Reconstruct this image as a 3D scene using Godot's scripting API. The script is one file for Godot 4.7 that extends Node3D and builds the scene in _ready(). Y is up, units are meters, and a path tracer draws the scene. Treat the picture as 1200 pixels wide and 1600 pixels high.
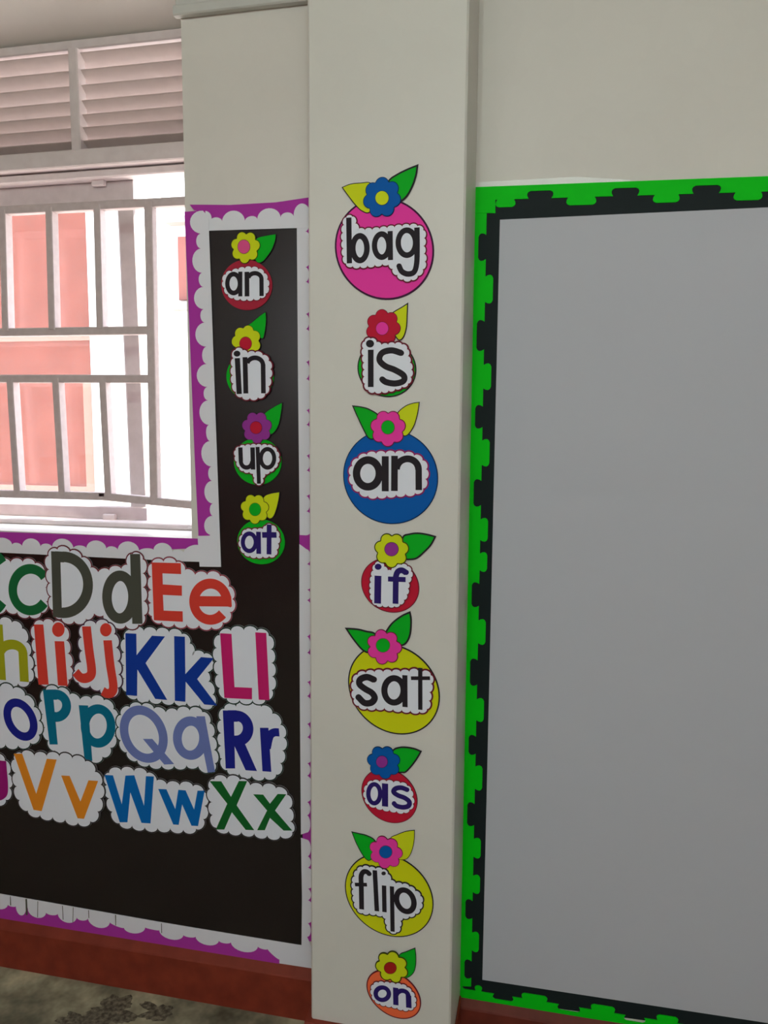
extends Node3D
# A classroom corner: a barred window and a letter board on the left, a pillar hung with word cards, a framed paper sheet on the right.
# The wall's inner face is z = 0, the floor is y = 0; lists of numbers are millimetres.

const INK := {
	"pink": [240, 62, 168], "plum": [66, 26, 60], "yellow": [212, 222, 28], "lime": [214, 218, 20], "green": [6, 178, 34], "black": [42, 36, 42], "blue": [4, 92, 176],
	"navy": [6, 38, 84], "red": [196, 28, 56], "crimson": [172, 40, 62], "maroon": [112, 28, 46], "magenta": [150, 34, 100], "purple": [150, 54, 150], "olive": [62, 66, 14],
	"violet": [46, 30, 108], "orange": [250, 112, 68], "brick": [170, 34, 30], "rose": [228, 84, 146], "bottle": [26, 104, 58], "charcoal": [78, 78, 70], "tomato": [222, 66, 54],
	"mustard": [168, 168, 28], "royal": [18, 58, 158], "cerise": [204, 34, 112], "navyletter": [30, 36, 140], "teal": [4, 112, 144], "lilac": [112, 126, 190], "mulberry": [156, 24, 118],
	"amber": [234, 142, 38], "azure": [4, 106, 186], "forest": [22, 102, 42], "rosewood": [150, 52, 74], "bottleink": [20, 48, 42],
	"card_white": [234, 236, 248], "film_grey": [128, 124, 126], "trim_white": [230, 229, 238], "violet_paper": [176, 56, 166], "green_paper": [4, 206, 22], "black_paper": [26, 17, 19], "board_black": [28, 36, 38], "sheet_white": [194, 194, 203],
}
const LAMP := 0.85

var materials := {}
var taken := {}


func _ready() -> void:
	camera_and_light()
	setting()
	window()
	grille()
	outside()
	ceiling_lamp()
	letter_board()
	paper_board()
	word_cards()
	alphabet_cards()


func camera_and_light() -> void:
	var c := Camera3D.new()
	c.name = "camera"
	c.fov = rad_to_deg(2.0 * atan(800.0 / 1200.0))
	c.position = Vector3(0, 1.52, 1.75)
	c.rotation = Vector3(-0.11239, 0.21405, 0.00713)
	c.near = 0.05
	add_child(c)
	var sky := ProceduralSkyMaterial.new()
	sky.sky_top_color = Color(0.86, 0.92, 1.0)
	sky.sky_horizon_color = Color(1.0, 0.99, 0.97)
	sky.ground_horizon_color = Color(0.8, 0.78, 0.75)
	sky.ground_bottom_color = Color(0.6, 0.58, 0.55)
	var e := Environment.new()
	e.background_mode = Environment.BG_SKY
	e.sky = Sky.new()
	e.sky.sky_material = sky
	e.background_energy_multiplier = 7.0
	e.tonemap_mode = Environment.TONE_MAPPER_LINEAR
	e.tonemap_exposure = 0.94
	e.sdfgi_enabled = true
	e.ssao_enabled = true
	e.ssil_enabled = true
	var sun := DirectionalLight3D.new()
	sun.name = "sun"
	sun.light_color = Color(1.0, 0.96, 0.9)
	sun.light_energy = 6.0
	sun.light_angular_distance = 0.6
	sun.shadow_enabled = true
	sun.sky_mode = DirectionalLight3D.SKY_MODE_LIGHT_ONLY
	add_child(sun)
	sun.look_at_from_position(Vector3.ZERO, Vector3(-0.6, -0.78, 0.14), Vector3.BACK)
	var w := WorldEnvironment.new()
	w.name = "environment"
	w.environment = e
	add_child(w)


# ---------------------------------------------------------------- nodes, names and materials
func numbered(called: String) -> String:
	taken[called] = taken.get(called, -1) + 1
	return called if taken[called] == 0 else "%s_%03d" % [called, taken[called]]

func thing(called: String, label: String, category: String, at := Vector3.ZERO, group := "") -> Node3D:
	var o := Node3D.new()
	o.name = numbered(called)
	o.position = at
	add_child(o, true)
	tag(o, label, category, group)
	return o

func tag(o: Node3D, label: String, category: String, group := "") -> void:
	o.set_meta("label", label)
	o.set_meta("category", category)
	if group:
		o.set_meta("group", group)

func part(called: String, mesh: Mesh, parent: Node3D, at := Vector3.ZERO) -> MeshInstance3D:
	var o := MeshInstance3D.new()
	o.name = numbered(called) if parent == self else called
	o.mesh = mesh
	o.position = at
	o.cast_shadow = GeometryInstance3D.SHADOW_CASTING_SETTING_ON
	parent.add_child(o, true)
	return o

func structure(called: String, mesh: Mesh, label: String, category: String) -> MeshInstance3D:
	var o := part(called, mesh, self)
	o.set_meta("kind", "structure")
	tag(o, label, category)
	return o

func srgb(r: float, g: float, b: float) -> Color:
	return Color(r / 255.0, g / 255.0, b / 255.0)

func paper(called: String) -> StandardMaterial3D:
	if not materials.has(called):
		var k = INK[called]
		var m := plain(called, srgb(k[0], k[1], k[2]), 0.6, 0.24)
		if called == "card_white":
			m.roughness = 0.42
		if called == "black_paper":
			m.roughness = 0.27
			m.metallic_specular = 0.5
	return materials[called]

func plain(called: String, color: Color, rough: float, spec := 0.4) -> StandardMaterial3D:
	if not materials.has(called):
		var m := StandardMaterial3D.new()
		m.resource_name = called
		m.albedo_color = color
		m.roughness = rough
		m.metallic_specular = spec
		materials[called] = m
	return materials[called]

func noise(seed_value: int, frequency: float, octaves := 4) -> FastNoiseLite:
	var n := FastNoiseLite.new()
	n.seed = seed_value
	n.frequency = frequency
	n.fractal_octaves = octaves
	return n

func mottled(called: String, dark: Color, light: Color, rough: float, scale: float, frequency := 0.012, relief := 0.0) -> StandardMaterial3D:
	if materials.has(called):
		return materials[called]
	var m := plain(called, Color.WHITE, rough)
	var t := NoiseTexture2D.new()
	t.width = 512
	t.height = 512
	t.seamless = true
	t.noise = noise(called.length() * 7 + 3, frequency, 5)
	var g := Gradient.new()
	g.set_color(0, dark)
	g.set_color(1, light)
	if relief > 1.0:
		t.noise.fractal_gain = 0.68
	t.color_ramp = g
	m.albedo_texture = t
	m.uv1_triplanar = true
	m.uv1_world_triplanar = true
	m.uv1_scale = Vector3.ONE * scale
	if relief > 0.0:
		var b := NoiseTexture2D.new()
		b.width = 512
		b.height = 512
		b.seamless = true
		b.as_normal_map = true
		b.bump_strength = relief
		b.noise = noise(91, 0.03, 4)
		m.normal_enabled = true
		m.normal_texture = b
	return m


# ---------------------------------------------------------------- solid shapes
func quad(st: SurfaceTool, a: Vector3, b: Vector3, c: Vector3, d: Vector3, n: Vector3) -> void:
	for p in [a, b, c, a, c, d]:
		st.set_normal(n)
		st.add_vertex(p)

func box(st: SurfaceTool, lo: Vector3, hi: Vector3, bevel := 0.0) -> void:
	# a box whose front edges may be chamfered; drawn as an octagon prism along its longest side
	var size := hi - lo
	var axis := size.max_axis_index()
	var b := minf(bevel, minf(size[(axis + 1) % 3], size[(axis + 2) % 3]) * 0.45)
	var u := size[(axis + 1) % 3]
	var v := size[(axis + 2) % 3]
	var ring: Array[Vector2] = []
	if b > 0.0:
		for k in [[b, 0], [u - b, 0], [u, b], [u, v - b], [u - b, v], [b, v], [0, v - b], [0, b]]:
			ring.append(Vector2(k[0], k[1]))
	else:
		for k in [[0, 0], [u, 0], [u, v], [0, v]]:
			ring.append(Vector2(k[0], k[1]))
	prism(st, ring, axis, lo, size[axis])

func prism(st: SurfaceTool, ring: Array[Vector2], axis: int, lo: Vector3, length: float) -> void:
	# ring counter-clockwise in the plane of the next two axes
	var place := func(p: Vector2, far: float) -> Vector3:
		var q := Vector3.ZERO
		q[axis] = far
		q[(axis + 1) % 3] = p.x
		q[(axis + 2) % 3] = p.y
		return q + lo
	for i in ring.size():
		var p := ring[i]
		var q := ring[(i + 1) % ring.size()]
		var n2 := Vector2(q.y - p.y, p.x - q.x).normalized()
		var n := Vector3.ZERO
		n[(axis + 1) % 3] = n2.x
		n[(axis + 2) % 3] = n2.y
		quad(st, place.call(p, 0.0), place.call(p, length), place.call(q, length), place.call(q, 0.0), n)
	var flat := PackedVector2Array(ring)
	var tri := Geometry2D.triangulate_polygon(flat)
	for end in 2:
		var n := Vector3.ZERO
		n[axis] = 1.0 if end == 1 else -1.0
		for k in range(0, tri.size(), 3):
			var a = place.call(flat[tri[k]], length * end)
			var b = place.call(flat[tri[k + 1]], length * end)
			var c = place.call(flat[tri[k + 2]], length * end)
			face(st, a, b, c, n)

func face(st: SurfaceTool, a: Vector3, b: Vector3, c: Vector3, n: Vector3) -> void:
	if (b - a).cross(c - a).dot(n) > 0.0:
		var s := b
		b = c
		c = s
	for p in [a, b, c]:
		st.set_normal(n)
		st.add_vertex(p)

func begin() -> SurfaceTool:
	var st := SurfaceTool.new()
	st.begin(Mesh.PRIMITIVE_TRIANGLES)
	return st

func done(st: SurfaceTool, m: Material) -> ArrayMesh:
	var a := st.commit()
	a.surface_set_material(0, m)
	return a

func boxes(list: Array, m: Material, bevel := 0.0) -> ArrayMesh:
	var st := begin()
	for b in list:
		box(st, b[0], b[1], bevel)
	return done(st, m)

func slab(x0: float, x1: float, y0: float, y1: float, z0: float, z1: float) -> Array:
	return [Vector3(x0, y0, z0), Vector3(x1, y1, z1)]

func beam(a: Vector3, b: Vector3, wide: float, deep: float, m: Material) -> ArrayMesh:
	# a square bar in the plane of the wall from a to b, its edges a little rounded
	var st := begin()
	var d := (b - a).normalized()
	var side := Vector3(d.y, -d.x, 0).normalized() * wide / 2.0
	var out := Vector3(0, 0, deep / 2.0)
	var r := 0.18
	var ring: Array[Vector3] = []
	for k in [[-1 + r, 1], [1 - r, 1], [1, 1 - r], [1, -1 + r], [1 - r, -1], [-1 + r, -1], [-1, -1 + r], [-1, 1 - r]]:
		ring.append(side * k[0] + out * k[1])
	for i in 8:
		var p := ring[i]
		var q := ring[(i + 1) % 8]
		var n := (p + q).normalized()
		face(st, a + p, b + p, b + q, n)
		face(st, a + p, b + q, a + q, n)
	for i in range(1, 7):
		face(st, a + ring[0], a + ring[i], a + ring[i + 1], -d)
		face(st, b + ring[0], b + ring[i], b + ring[i + 1], d)
	return done(st, m)


# ---------------------------------------------------------------- flat cut-outs: outlines in millimetres, given a thickness
func points(list: Array) -> PackedVector2Array:
	var p := PackedVector2Array()
	for i in range(0, list.size(), 2):
		p.append(Vector2(list[i], list[i + 1]))
	return p

func oval(cx: float, cy: float, ux: float, uy: float, vx: float, vy: float, grow := 0.0) -> PackedVector2Array:
	var p := PackedVector2Array()
	for i in 72:
		var t := TAU * i / 72.0
		var q := Vector2(ux, uy) * cos(t) + Vector2(vx, vy) * sin(t)
		p.append(Vector2(cx, cy) + q * (1.0 + grow / q.length()))
	return p

func smooth(p: PackedVector2Array, closed: bool, steps := 7) -> PackedVector2Array:
	var out := PackedVector2Array()
	var n := p.size()
	for i in (n if closed else n - 1):
		var a := p[(i - 1 + n) % n] if closed or i > 0 else p[0] * 2.0 - p[1]
		var b := p[i]
		var c := p[(i + 1) % n]
		var d := p[(i + 2) % n] if closed or i < n - 2 else p[n - 1] * 2.0 - p[n - 2]
		for s in steps:
			out.append(b.cubic_interpolate(c, a, d, float(s) / steps))
	if not closed:
		out.append(p[n - 1])
	return out

func leaf_outline(list: Array) -> PackedVector2Array:
	# the first point is the sharp tip, the rest is round
	var p := points(list)
	p.append(p[0])
	return smooth(p, false).slice(0, -1)

func flower(cx: float, cy: float, far: float, petal: float, phase: float) -> PackedVector2Array:
	var p := PackedVector2Array()
	for i in 154:
		var t := TAU * i / 154.0
		var d := Vector2.from_angle(t)
		var best := far * 0.5
		for k in 7:
			var o := Vector2.from_angle(deg_to_rad(phase) + TAU * k / 7.0) * far
			var along := o.dot(d)
			var across := o.length_squared() - along * along
			if across < petal * petal and along > 0.0:
				best = maxf(best, along + sqrt(petal * petal - across))
		p.append(Vector2(cx, cy) + d * best)
	return p

func bump(out: PackedVector2Array, a: Vector2, b: Vector2, sag: float, steps := 9) -> void:
	var n := (b - a).orthogonal().normalized()
	if n.dot(Vector2(-(b - a).y, (b - a).x)) < 0.0:
		n = -n
	for i in steps:
		var t := PI * i / steps
		out.append(a.lerp(b, (1.0 - cos(t)) / 2.0) + n * sag * sin(t))

func bumps(valleys: Array, sags: Array) -> PackedVector2Array:
	var v := points(valleys)
	var out := PackedVector2Array()
	for i in sags.size():
		bump(out, v[i], v[i + 1], sags[i], 12)
	out.append(v[v.size() - 1])
	return out

func area(p: PackedVector2Array) -> float:
	var s := 0.0
	for i in p.size():
		s += p[i].cross(p[(i + 1) % p.size()])
	return s / 2.0

func scalloped(list: Array, pitch: float, inset := 0.0) -> PackedVector2Array:
	# cloud edge: the corners are cut, the way round is shared out evenly, each share swells into a bump
	var p := points(list)
	if inset > 0.0:
		p = widened(p, -inset)
	if area(p) > 0.0:
		p.reverse()
	var cut := PackedVector2Array()
	for i in p.size():
		var q := p[(i + 1) % p.size()]
		cut.append(p[i].lerp(q, 0.22))
		cut.append(p[i].lerp(q, 0.78))
	var total := 0.0
	for i in cut.size():
		total += cut[i].distance_to(cut[(i + 1) % cut.size()])
	var n := int(round(total / pitch))
	var valleys := PackedVector2Array()
	var want := 0.0
	var gone := 0.0
	for i in cut.size():
		var a := cut[i]
		var b := cut[(i + 1) % cut.size()]
		var l := a.distance_to(b)
		while want <= gone + l and valleys.size() < n:
			valleys.append(a.lerp(b, (want - gone) / l))
			want += total / n
		gone += l
	var out := PackedVector2Array()
	for i in n:
		var a := valleys[i]
		var b := valleys[(i + 1) % n]
		bump(out, a, b, a.distance_to(b) * 0.34, 8)
	return out

func widened(p: PackedVector2Array, by: float) -> PackedVector2Array:
	var best := p
	var most := -1.0
	for q in Geometry2D.offset_polygon(p, by, Geometry2D.JOIN_ROUND):
		if absf(area(q)) > most:
			most = absf(area(q))
			best = q
	return best

func solid(st: SurfaceTool, outline: PackedVector2Array, z0: float, z1: float) -> void:
	var p := outline.duplicate()
	if area(p) < 0.0:
		p.reverse()
	var tri := Geometry2D.triangulate_polygon(p)
	if tri.is_empty():
		print("no triangles for an outline of ", p.size(), " points at ", p[0])
	var k := 0.001
	for i in range(0, tri.size(), 3):
		var a := p[tri[i]] * k
		var b := p[tri[i + 1]] * k
		var c := p[tri[i + 2]] * k
		face(st, Vector3(a.x, a.y, z1 * k), Vector3(b.x, b.y, z1 * k), Vector3(c.x, c.y, z1 * k), Vector3.BACK)
		face(st, Vector3(a.x, a.y, z0 * k), Vector3(b.x, b.y, z0 * k), Vector3(c.x, c.y, z0 * k), Vector3.FORWARD)
	for i in p.size():
		rim(st, p[i], p[(i + 1) % p.size()], z0, z1)

func rim(st: SurfaceTool, p: Vector2, q: Vector2, z0: float, z1: float) -> void:
	var k := 0.001
	if p.is_equal_approx(q):
		return
	var n := Vector3(q.y - p.y, p.x - q.x, 0).normalized()
	face(st, Vector3(p.x, p.y, z0) * k, Vector3(q.x, q.y, z0) * k, Vector3(q.x, q.y, z1) * k, n)
	face(st, Vector3(p.x, p.y, z0) * k, Vector3(q.x, q.y, z1) * k, Vector3(p.x, p.y, z1) * k, n)

# pen strokes: [left edge, right edge, closed] or one filled outline [outline]
func ribbon(p: PackedVector2Array, w: float, closed: bool) -> Array:
	var left := PackedVector2Array()
	var right := PackedVector2Array()
	var n := p.size()
	for i in n:
		var a := p[(i - 1 + n) % n] if closed or i > 0 else p[i]
		var b := p[(i + 1) % n] if closed or i < n - 1 else p[i]
		var side := (b - a).normalized().orthogonal() * w / 2.0
		left.append(p[i] - side)
		right.append(p[i] + side)
	return [left, right, closed]

func ln(w: float, list: Array) -> Array:
	return ribbon(points(list), w, false)

func cur(w: float, list: Array) -> Array:
	return ribbon(smooth(points(list), false), w, false)

func arc(w: float, cx: float, cy: float, ux: float, uy: float, vx: float, vy: float, from: float, to: float) -> Array:
	var p := PackedVector2Array()
	var closed := absf(to - from) > 359.0
	var n := int(ceil(absf(to - from) / 6.0))
	for i in (n if closed else n + 1):
		var t := deg_to_rad(lerpf(from, to, float(i) / n))
		p.append(Vector2(cx, cy) + Vector2(ux, uy) * cos(t) + Vector2(vx, vy) * sin(t))
	return ribbon(p, w, closed)

func pol(list: Array) -> Array:
	return [points(list)]

func dot(cx: float, cy: float, ux: float, uy: float, vx: float, vy: float) -> Array:
	return [oval(cx, cy, ux, uy, vx, vy)]

func letter_mesh(strokes: Array, z0: float, z1: float, m: Material) -> ArrayMesh:
	var st := begin()
	for i in strokes.size():
		var s = strokes[i]
		var top := z1 + 0.06 * i
		if s.size() == 1:
			solid(st, s[0], z0, top)
			continue
		var left: PackedVector2Array = s[0]
		var right: PackedVector2Array = s[1]
		var n := left.size()
		var k := 0.001
		for j in (n if s[2] else n - 1):
			var a := left[j]
			var b := left[(j + 1) % n]
			var c := right[(j + 1) % n]
			var d := right[j]
			face(st, Vector3(a.x, a.y, top) * k, Vector3(b.x, b.y, top) * k, Vector3(c.x, c.y, top) * k, Vector3.BACK)
			face(st, Vector3(a.x, a.y, top) * k, Vector3(c.x, c.y, top) * k, Vector3(d.x, d.y, top) * k, Vector3.BACK)
			rim(st, b, a, z0, top)
			rim(st, d, c, z0, top)
		if not s[2]:
			rim(st, left[0], right[0], z0, top)
			rim(st, right[n - 1], left[n - 1], z0, top)
	return done(st, m)

func cutout(outline: PackedVector2Array, z0: float, z1: float, color: String) -> ArrayMesh:
	var st := begin()
	solid(st, outline, z0, z1)
	return done(st, paper(color))

func inked(outline: PackedVector2Array, z0: float, z1: float, color: String, ink: float, ink_color: String, outwards := false) -> ArrayMesh:
	# a cut-out with a drawn line round its edge: two surfaces of one mesh
	var big := widened(outline, ink) if outwards else outline
	var small := outline if outwards else widened(outline, -ink)
	var a := begin()
	solid(a, big, z0, z1 - 0.25)
	var mesh := done(a, paper(ink_color))
	var b := begin()
	solid(b, small, z1 - 0.25, z1)
	b.commit(mesh)
	mesh.surface_set_material(1, paper(color))
	return mesh


# ---------------------------------------------------------------- the room
func setting() -> void:
	var wall := mottled("wall paint", srgb(218, 212, 206), srgb(225, 219, 213), 0.5, 0.6, 0.006, 0.35)
	var pillar_paint := mottled("pillar paint", srgb(216, 212, 206), srgb(222, 218, 212), 0.42, 0.7, 0.006, 0.3)
	var st := begin()
	box(st, Vector3(-3.4, 0, -0.24), Vector3(-2.6, 2.95, 0))
	box(st, Vector3(-2.6, 0, -0.24), Vector3(-0.87, 1.236, 0))
	box(st, Vector3(-0.87, 0, -0.24), Vector3(4.0, 2.95, 0))
	var lintel: Array[Vector2] = [Vector2(2.5, -0.24), Vector2(2.95, -0.24), Vector2(2.95, 0), Vector2(2.572, 0), Vector2(2.565, -0.006), Vector2(2.506, -0.16)]
	lintel.reverse()
	prism(st, lintel, 0, Vector3(-2.6, 0, 0), 1.73)
	structure("wall_front", done(st, wall), "cream painted classroom wall with the window opening", "wall")
	structure("wall_left", boxes([slab(-3.4, -3.2, 0, 2.95, 0, 5.8)], wall), "plain cream side wall left of the frame", "wall")
	structure("wall_right", boxes([slab(3.8, 4.0, 0, 2.95, 0, 5.8)], wall), "plain cream side wall right of the frame", "wall")
	var back := [slab(-3.4, 4.0, 0, 1.9, 5.6, 5.8), slab(-3.4, 4.0, 2.8, 2.95, 5.6, 5.8)]
	for x in [[-3.4, -2.2], [-0.8, 1.4], [2.8, 4.0]]:
		back.append(slab(x[0], x[1], 1.9, 2.8, 5.6, 5.8))
	structure("wall_back", boxes(back, wall), "cream wall behind the viewer with two high windows", "wall")
	var dado := mottled("dado paint", srgb(160, 66, 40), srgb(180, 80, 50), 0.55, 1.2, 0.02)
	structure("trim_3", boxes([slab(-3.2, 3.8, 0, 1.3, 5.58, 5.6)], dado), "red brown painted dado on the wall behind the viewer", "dado")
	structure("trim_4", boxes([slab(-3.2, -3.18, 0, 1.3, 0.02, 5.58)], dado), "red brown painted dado on the side wall left of the frame", "dado")
	structure("trim_5", boxes([slab(3.78, 3.8, 0, 1.3, 0.02, 5.58)], dado), "red brown painted dado on the side wall right of the frame", "dado")
	structure("ceiling", boxes([slab(-3.4, 4.0, 2.95, 3.1, -0.24, 5.8)], plain("ceiling paint", srgb(178, 172, 160), 0.8)), "plain white painted ceiling", "ceiling")
	var concrete := mottled("floor concrete", srgb(84, 80, 66), srgb(214, 206, 174), 0.8, 0.7, 0.012, 1.2)
	var floor_slab := structure("floor", boxes([slab(-3.4, 4.0, -0.15, 0, -0.24, 5.8)], concrete), "stained grey concrete floor", "floor")
	var patch := begin()
	var around := noise(17, 0.35, 3)
	for layer in 3:   # a worn, stained patch by the wall: three ragged spots
		var ring := PackedVector2Array()
		for i in 60:
			var t := TAU * i / 60.0
			var far := 1.0 + 0.75 * around.get_noise_2d(cos(t) * 3.0 + layer * 9.0, sin(t) * 3.0)
			ring.append(Vector2([-1075, -960, -1130][layer], -[95, 75, 150][layer]) + Vector2(cos(t) * [62, 46, 50][layer], sin(t) * [42, 26, 30][layer]) * far)
		solid(patch, ring, 0.1 + layer * 0.1, 0.3 + layer * 0.1)
	var spot := part("stained_patch", done(patch, mottled("floor stain", srgb(60, 54, 46), srgb(160, 150, 128), 0.8, 4.0, 0.03)), floor_slab)
	spot.rotation.x = -PI / 2.0
	# pillar
	st = begin()
	box(st, Vector3(-0.502, 0.0, 0.0), Vector3(-0.18, 2.95, 0.1925), 0.004)
	structure("wall_pillar", done(st, pillar_paint), "cream painted square pillar hung with word cards", "pillar")
	# painted plaster skirting, its top edge sloping
	var red := mottled("skirting paint", srgb(118, 42, 26), srgb(142, 56, 36), 0.6, 1.2, 0.02, 0.5)
	var dull := mottled("dull skirting paint", srgb(92, 34, 24), srgb(124, 50, 36), 0.6, 1.2, 0.02, 0.5)
	structure("baseboard_left", skirting(-3.2, -0.502, 0.0, 0.021, 0.112, 0.133, red), "orange brown painted skirting under the letter board", "skirting")
	structure("baseboard_right", skirting(-0.18, 3.8, 0.0, 0.02, 0.105, 0.125, dull), "red brown painted skirting right of the pillar", "skirting")
	structure("baseboard_pillar", skirting(-0.514, -0.181, 0.19, 0.0165, 0.156, 0.17, red), "orange brown skirting round the pillar foot", "skirting")
	structure("trim_6", boxes([slab(-0.1795, -0.1755, 0, 0.136, 0.015, 0.1925)], red, 0.001), "brown paint band low on the right side of the pillar", "skirting")
	# plaster band and beam above the letter board
	var grey := mottled("band paint", srgb(196, 194, 190), srgb(206, 204, 200), 0.55, 0.8, 0.01, 0.3)
	structure("trim_1", boxes([slab(-0.88, -0.502, 2.451, 2.474, 0, 0.02)], grey, 0.003), "narrow grey plaster ledge above the letter board", "ledge")
	structure("trim_2", boxes([slab(-0.876, -0.502, 2.474, 2.95, 0, 0.016)], grey, 0.003), "grey beam face above the narrow ledge", "beam")

func skirting(x0: float, x1: float, z: float, deep: float, low: float, high: float, m: Material) -> ArrayMesh:
	var st := begin()
	var ring: Array[Vector2] = [Vector2(0, 0), Vector2(0, deep), Vector2(low, deep), Vector2(low + 0.004, deep - 0.002), Vector2(high, 0.002), Vector2(high, 0)]
	ring.reverse()
	if z > 0.0:   # wraps the pillar: as deep as the pillar stands out
		for i in ring.size():
			if ring[i].y < 0.003:
				ring[i].y = -z + 0.001
	prism(st, ring, 0, Vector3(x0, 0, z), x1 - x0)
	return done(st, m)

func ceiling_lamp() -> void:
	# the tube whose glare lies on the shiny tape above the green border
	var t := thing("ceiling_lamp", "white fluorescent tube fitting on the ceiling behind the viewer", "lamp", Vector3(0.08, 2.95, 3.05))
	part("housing", boxes([slab(-0.62, 0.62, -0.05, 0, -0.035, 0.035)], plain("lamp enamel", srgb(230, 230, 228), 0.4), 0.006), t)
	var glow := plain("tube glow", srgb(250, 252, 248), 0.4)
	glow.emission_enabled = true
	glow.emission = Color(0.96, 1.0, 0.97)
	glow.emission_energy_multiplier = 7.0
	part("glowing_tube", beam(Vector3(-0.59, -0.075, 0), Vector3(0.59, -0.075, 0), 0.028, 0.028, glow), t)
	for i in 3:
		var l := OmniLight3D.new()
		l.name = "tube_light"
		l.position = Vector3(-0.4 + 0.4 * i, -0.13, 0)
		l.light_color = Color(0.94, 1.0, 0.97)
		l.light_energy = LAMP
		l.light_size = 0.03
		l.omni_range = 12.0
		l.omni_attenuation = 2.0
		l.shadow_enabled = true
		t.add_child(l, true)

func window() -> void:
	var steel := mottled("window enamel", srgb(208, 194, 194), srgb(218, 206, 206), 0.45, 2.0, 0.02, 0.2)
	var slat_paint := mottled("louvre enamel", srgb(190, 174, 170), srgb(200, 184, 180), 0.5, 2.0, 0.02)
	var w := Node3D.new()
	w.name = "window_1"
	w.position = Vector3(-1.735, 1.236, -0.17)
	add_child(w)
	w.set_meta("kind", "structure")
	tag(w, "grey steel window with fixed louvres above a sliding sash, left of the pillar", "window")
	var o := -w.position
	for b in [["sill_rail", slab(-2.6, -0.87, 1.236, 1.252, -0.215, -0.13)], ["frame_rail", slab(-2.6, -0.87, 2.482, 2.506, -0.2, -0.14)], ["transom", slab(-2.6, -0.87, 2.187, 2.23, -0.21, -0.125)],
			["frame_rail", slab(-2.6, -0.87, 2.164, 2.184, -0.2, -0.15)], ["frame_jamb", slab(-0.905, -0.87, 1.252, 2.482, -0.2, -0.14)], ["frame_jamb", slab(-2.6, -2.56, 1.252, 2.482, -0.2, -0.14)]]:
		part(b[0], boxes([b[1]], steel, 0.003), w, o)
	for x in [-1.2555, -1.69, -2.125]:
		part("mullion", boxes([slab(x, x + 0.027, 2.23, 2.482, -0.17, -0.132)], steel, 0.003), w, o)
	for bay in [[-1.242, -0.905], [-1.677, -1.242], [-2.112, -1.677], [-2.56, -2.112]]:
		for y in [2.476, 2.434, 2.396, 2.358, 2.323, 2.291, 2.258]:
			var st := begin()
			var ring: Array[Vector2] = [Vector2(0, 0), Vector2(-0.002, -0.0025), Vector2(-0.038, -0.056), Vector2(-0.036, -0.0575)]
			if y == 2.258:
				ring = [Vector2(0, 0), Vector2(-0.002, -0.0025), Vector2(-0.026, -0.046), Vector2(-0.024, -0.0475)]
			ring.reverse()
			var turned: Array[Vector2] = []
			for p in ring:
				turned.append(p)
			prism(st, turned, 0, Vector3(bay[0], y, -0.146), bay[1] - bay[0])
			part("louvre_slat", done(st, slat_paint), w, o)
	var sash_paint := mottled("sash enamel", srgb(186, 174, 174), srgb(200, 188, 188), 0.45, 2.0, 0.02)
	var sash := Node3D.new()
	sash.name = "sash"
	w.add_child(sash)
	sash.position = o
	var z := -0.2
	part("stile", beam(Vector3(-1.136, 2.166, z), Vector3(-1.121, 1.249, z), 0.052, 0.024, sash_paint), sash)
	part("stile", beam(Vector3(-2.52, 2.166, z), Vector3(-2.51, 1.249, z), 0.052, 0.024, sash_paint), sash)
	part("top_rail", beam(Vector3(-2.53, 2.129, z), Vector3(-1.11, 2.133, z), 0.07, 0.03, sash_paint), sash)
	part("bottom_rail", beam(Vector3(-2.53, 1.267, z), Vector3(-1.096, 1.269, z), 0.04, 0.03, steel), sash)
	var glass := plain("window glass", Color(1, 1, 1, 0.06), 0.03)
	glass.transparency = BaseMaterial3D.TRANSPARENCY_ALPHA
	part("pane", boxes([slab(-2.5, -1.15, 1.287, 2.096, -0.202, -0.198)], glass), sash)
	part("guide_block", boxes([slab(-1.222, -1.187, 2.15, 2.184, -0.182, -0.168)], steel, 0.003), w, o)
	part("guide_block", boxes([slab(-1.222, -1.187, 1.24, 1.268, -0.182, -0.168)], steel, 0.003), w, o)
	part("stay_peg", beam(Vector3(-0.93, 1.247, -0.1), Vector3(-0.885, 1.247, -0.1), 0.005, 0.005, steel), w, o)

func grille() -> void:
	var steel := mottled("grille enamel", srgb(192, 174, 174), srgb(206, 190, 190), 0.5, 3.0, 0.02, 0.2)
	var g := thing("window_grille", "grey welded steel burglar bars fixed inside the window opening", "grille", Vector3(-1.7, 1.3, -0.075))
	var o := -g.position
	var z := -0.075
	for r in [[-2.6, 2.078, -0.87, 2.066], [-2.6, 1.765, -1.01, 1.756], [-2.6, 1.645, -1.01, 1.634], [-2.6, 1.322, -1.15, 1.328], [-1.165, 1.3285, -0.87, 1.311]]:
		part("rail", beam(Vector3(r[0], r[1], z), Vector3(r[2], r[3], z), 0.0205, 0.024, steel), g, o)
	part("post", beam(Vector3(-1.001, 2.07, z), Vector3(-1.007, 1.322, z), 0.022, 0.026, steel), g, o)
	for k in 9:
		var x := -1.1435 - 0.137 * k
		part("bar", beam(Vector3(x + 0.001, 2.07, z), Vector3(x - 0.002 - 0.002 * minf(k, 2), 1.762, z), 0.019, 0.03, steel), g, o)
		part("bar", beam(Vector3(x, 1.637, z), Vector3(x + 0.006, 1.328, z), 0.019, 0.03, steel), g, o)

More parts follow.
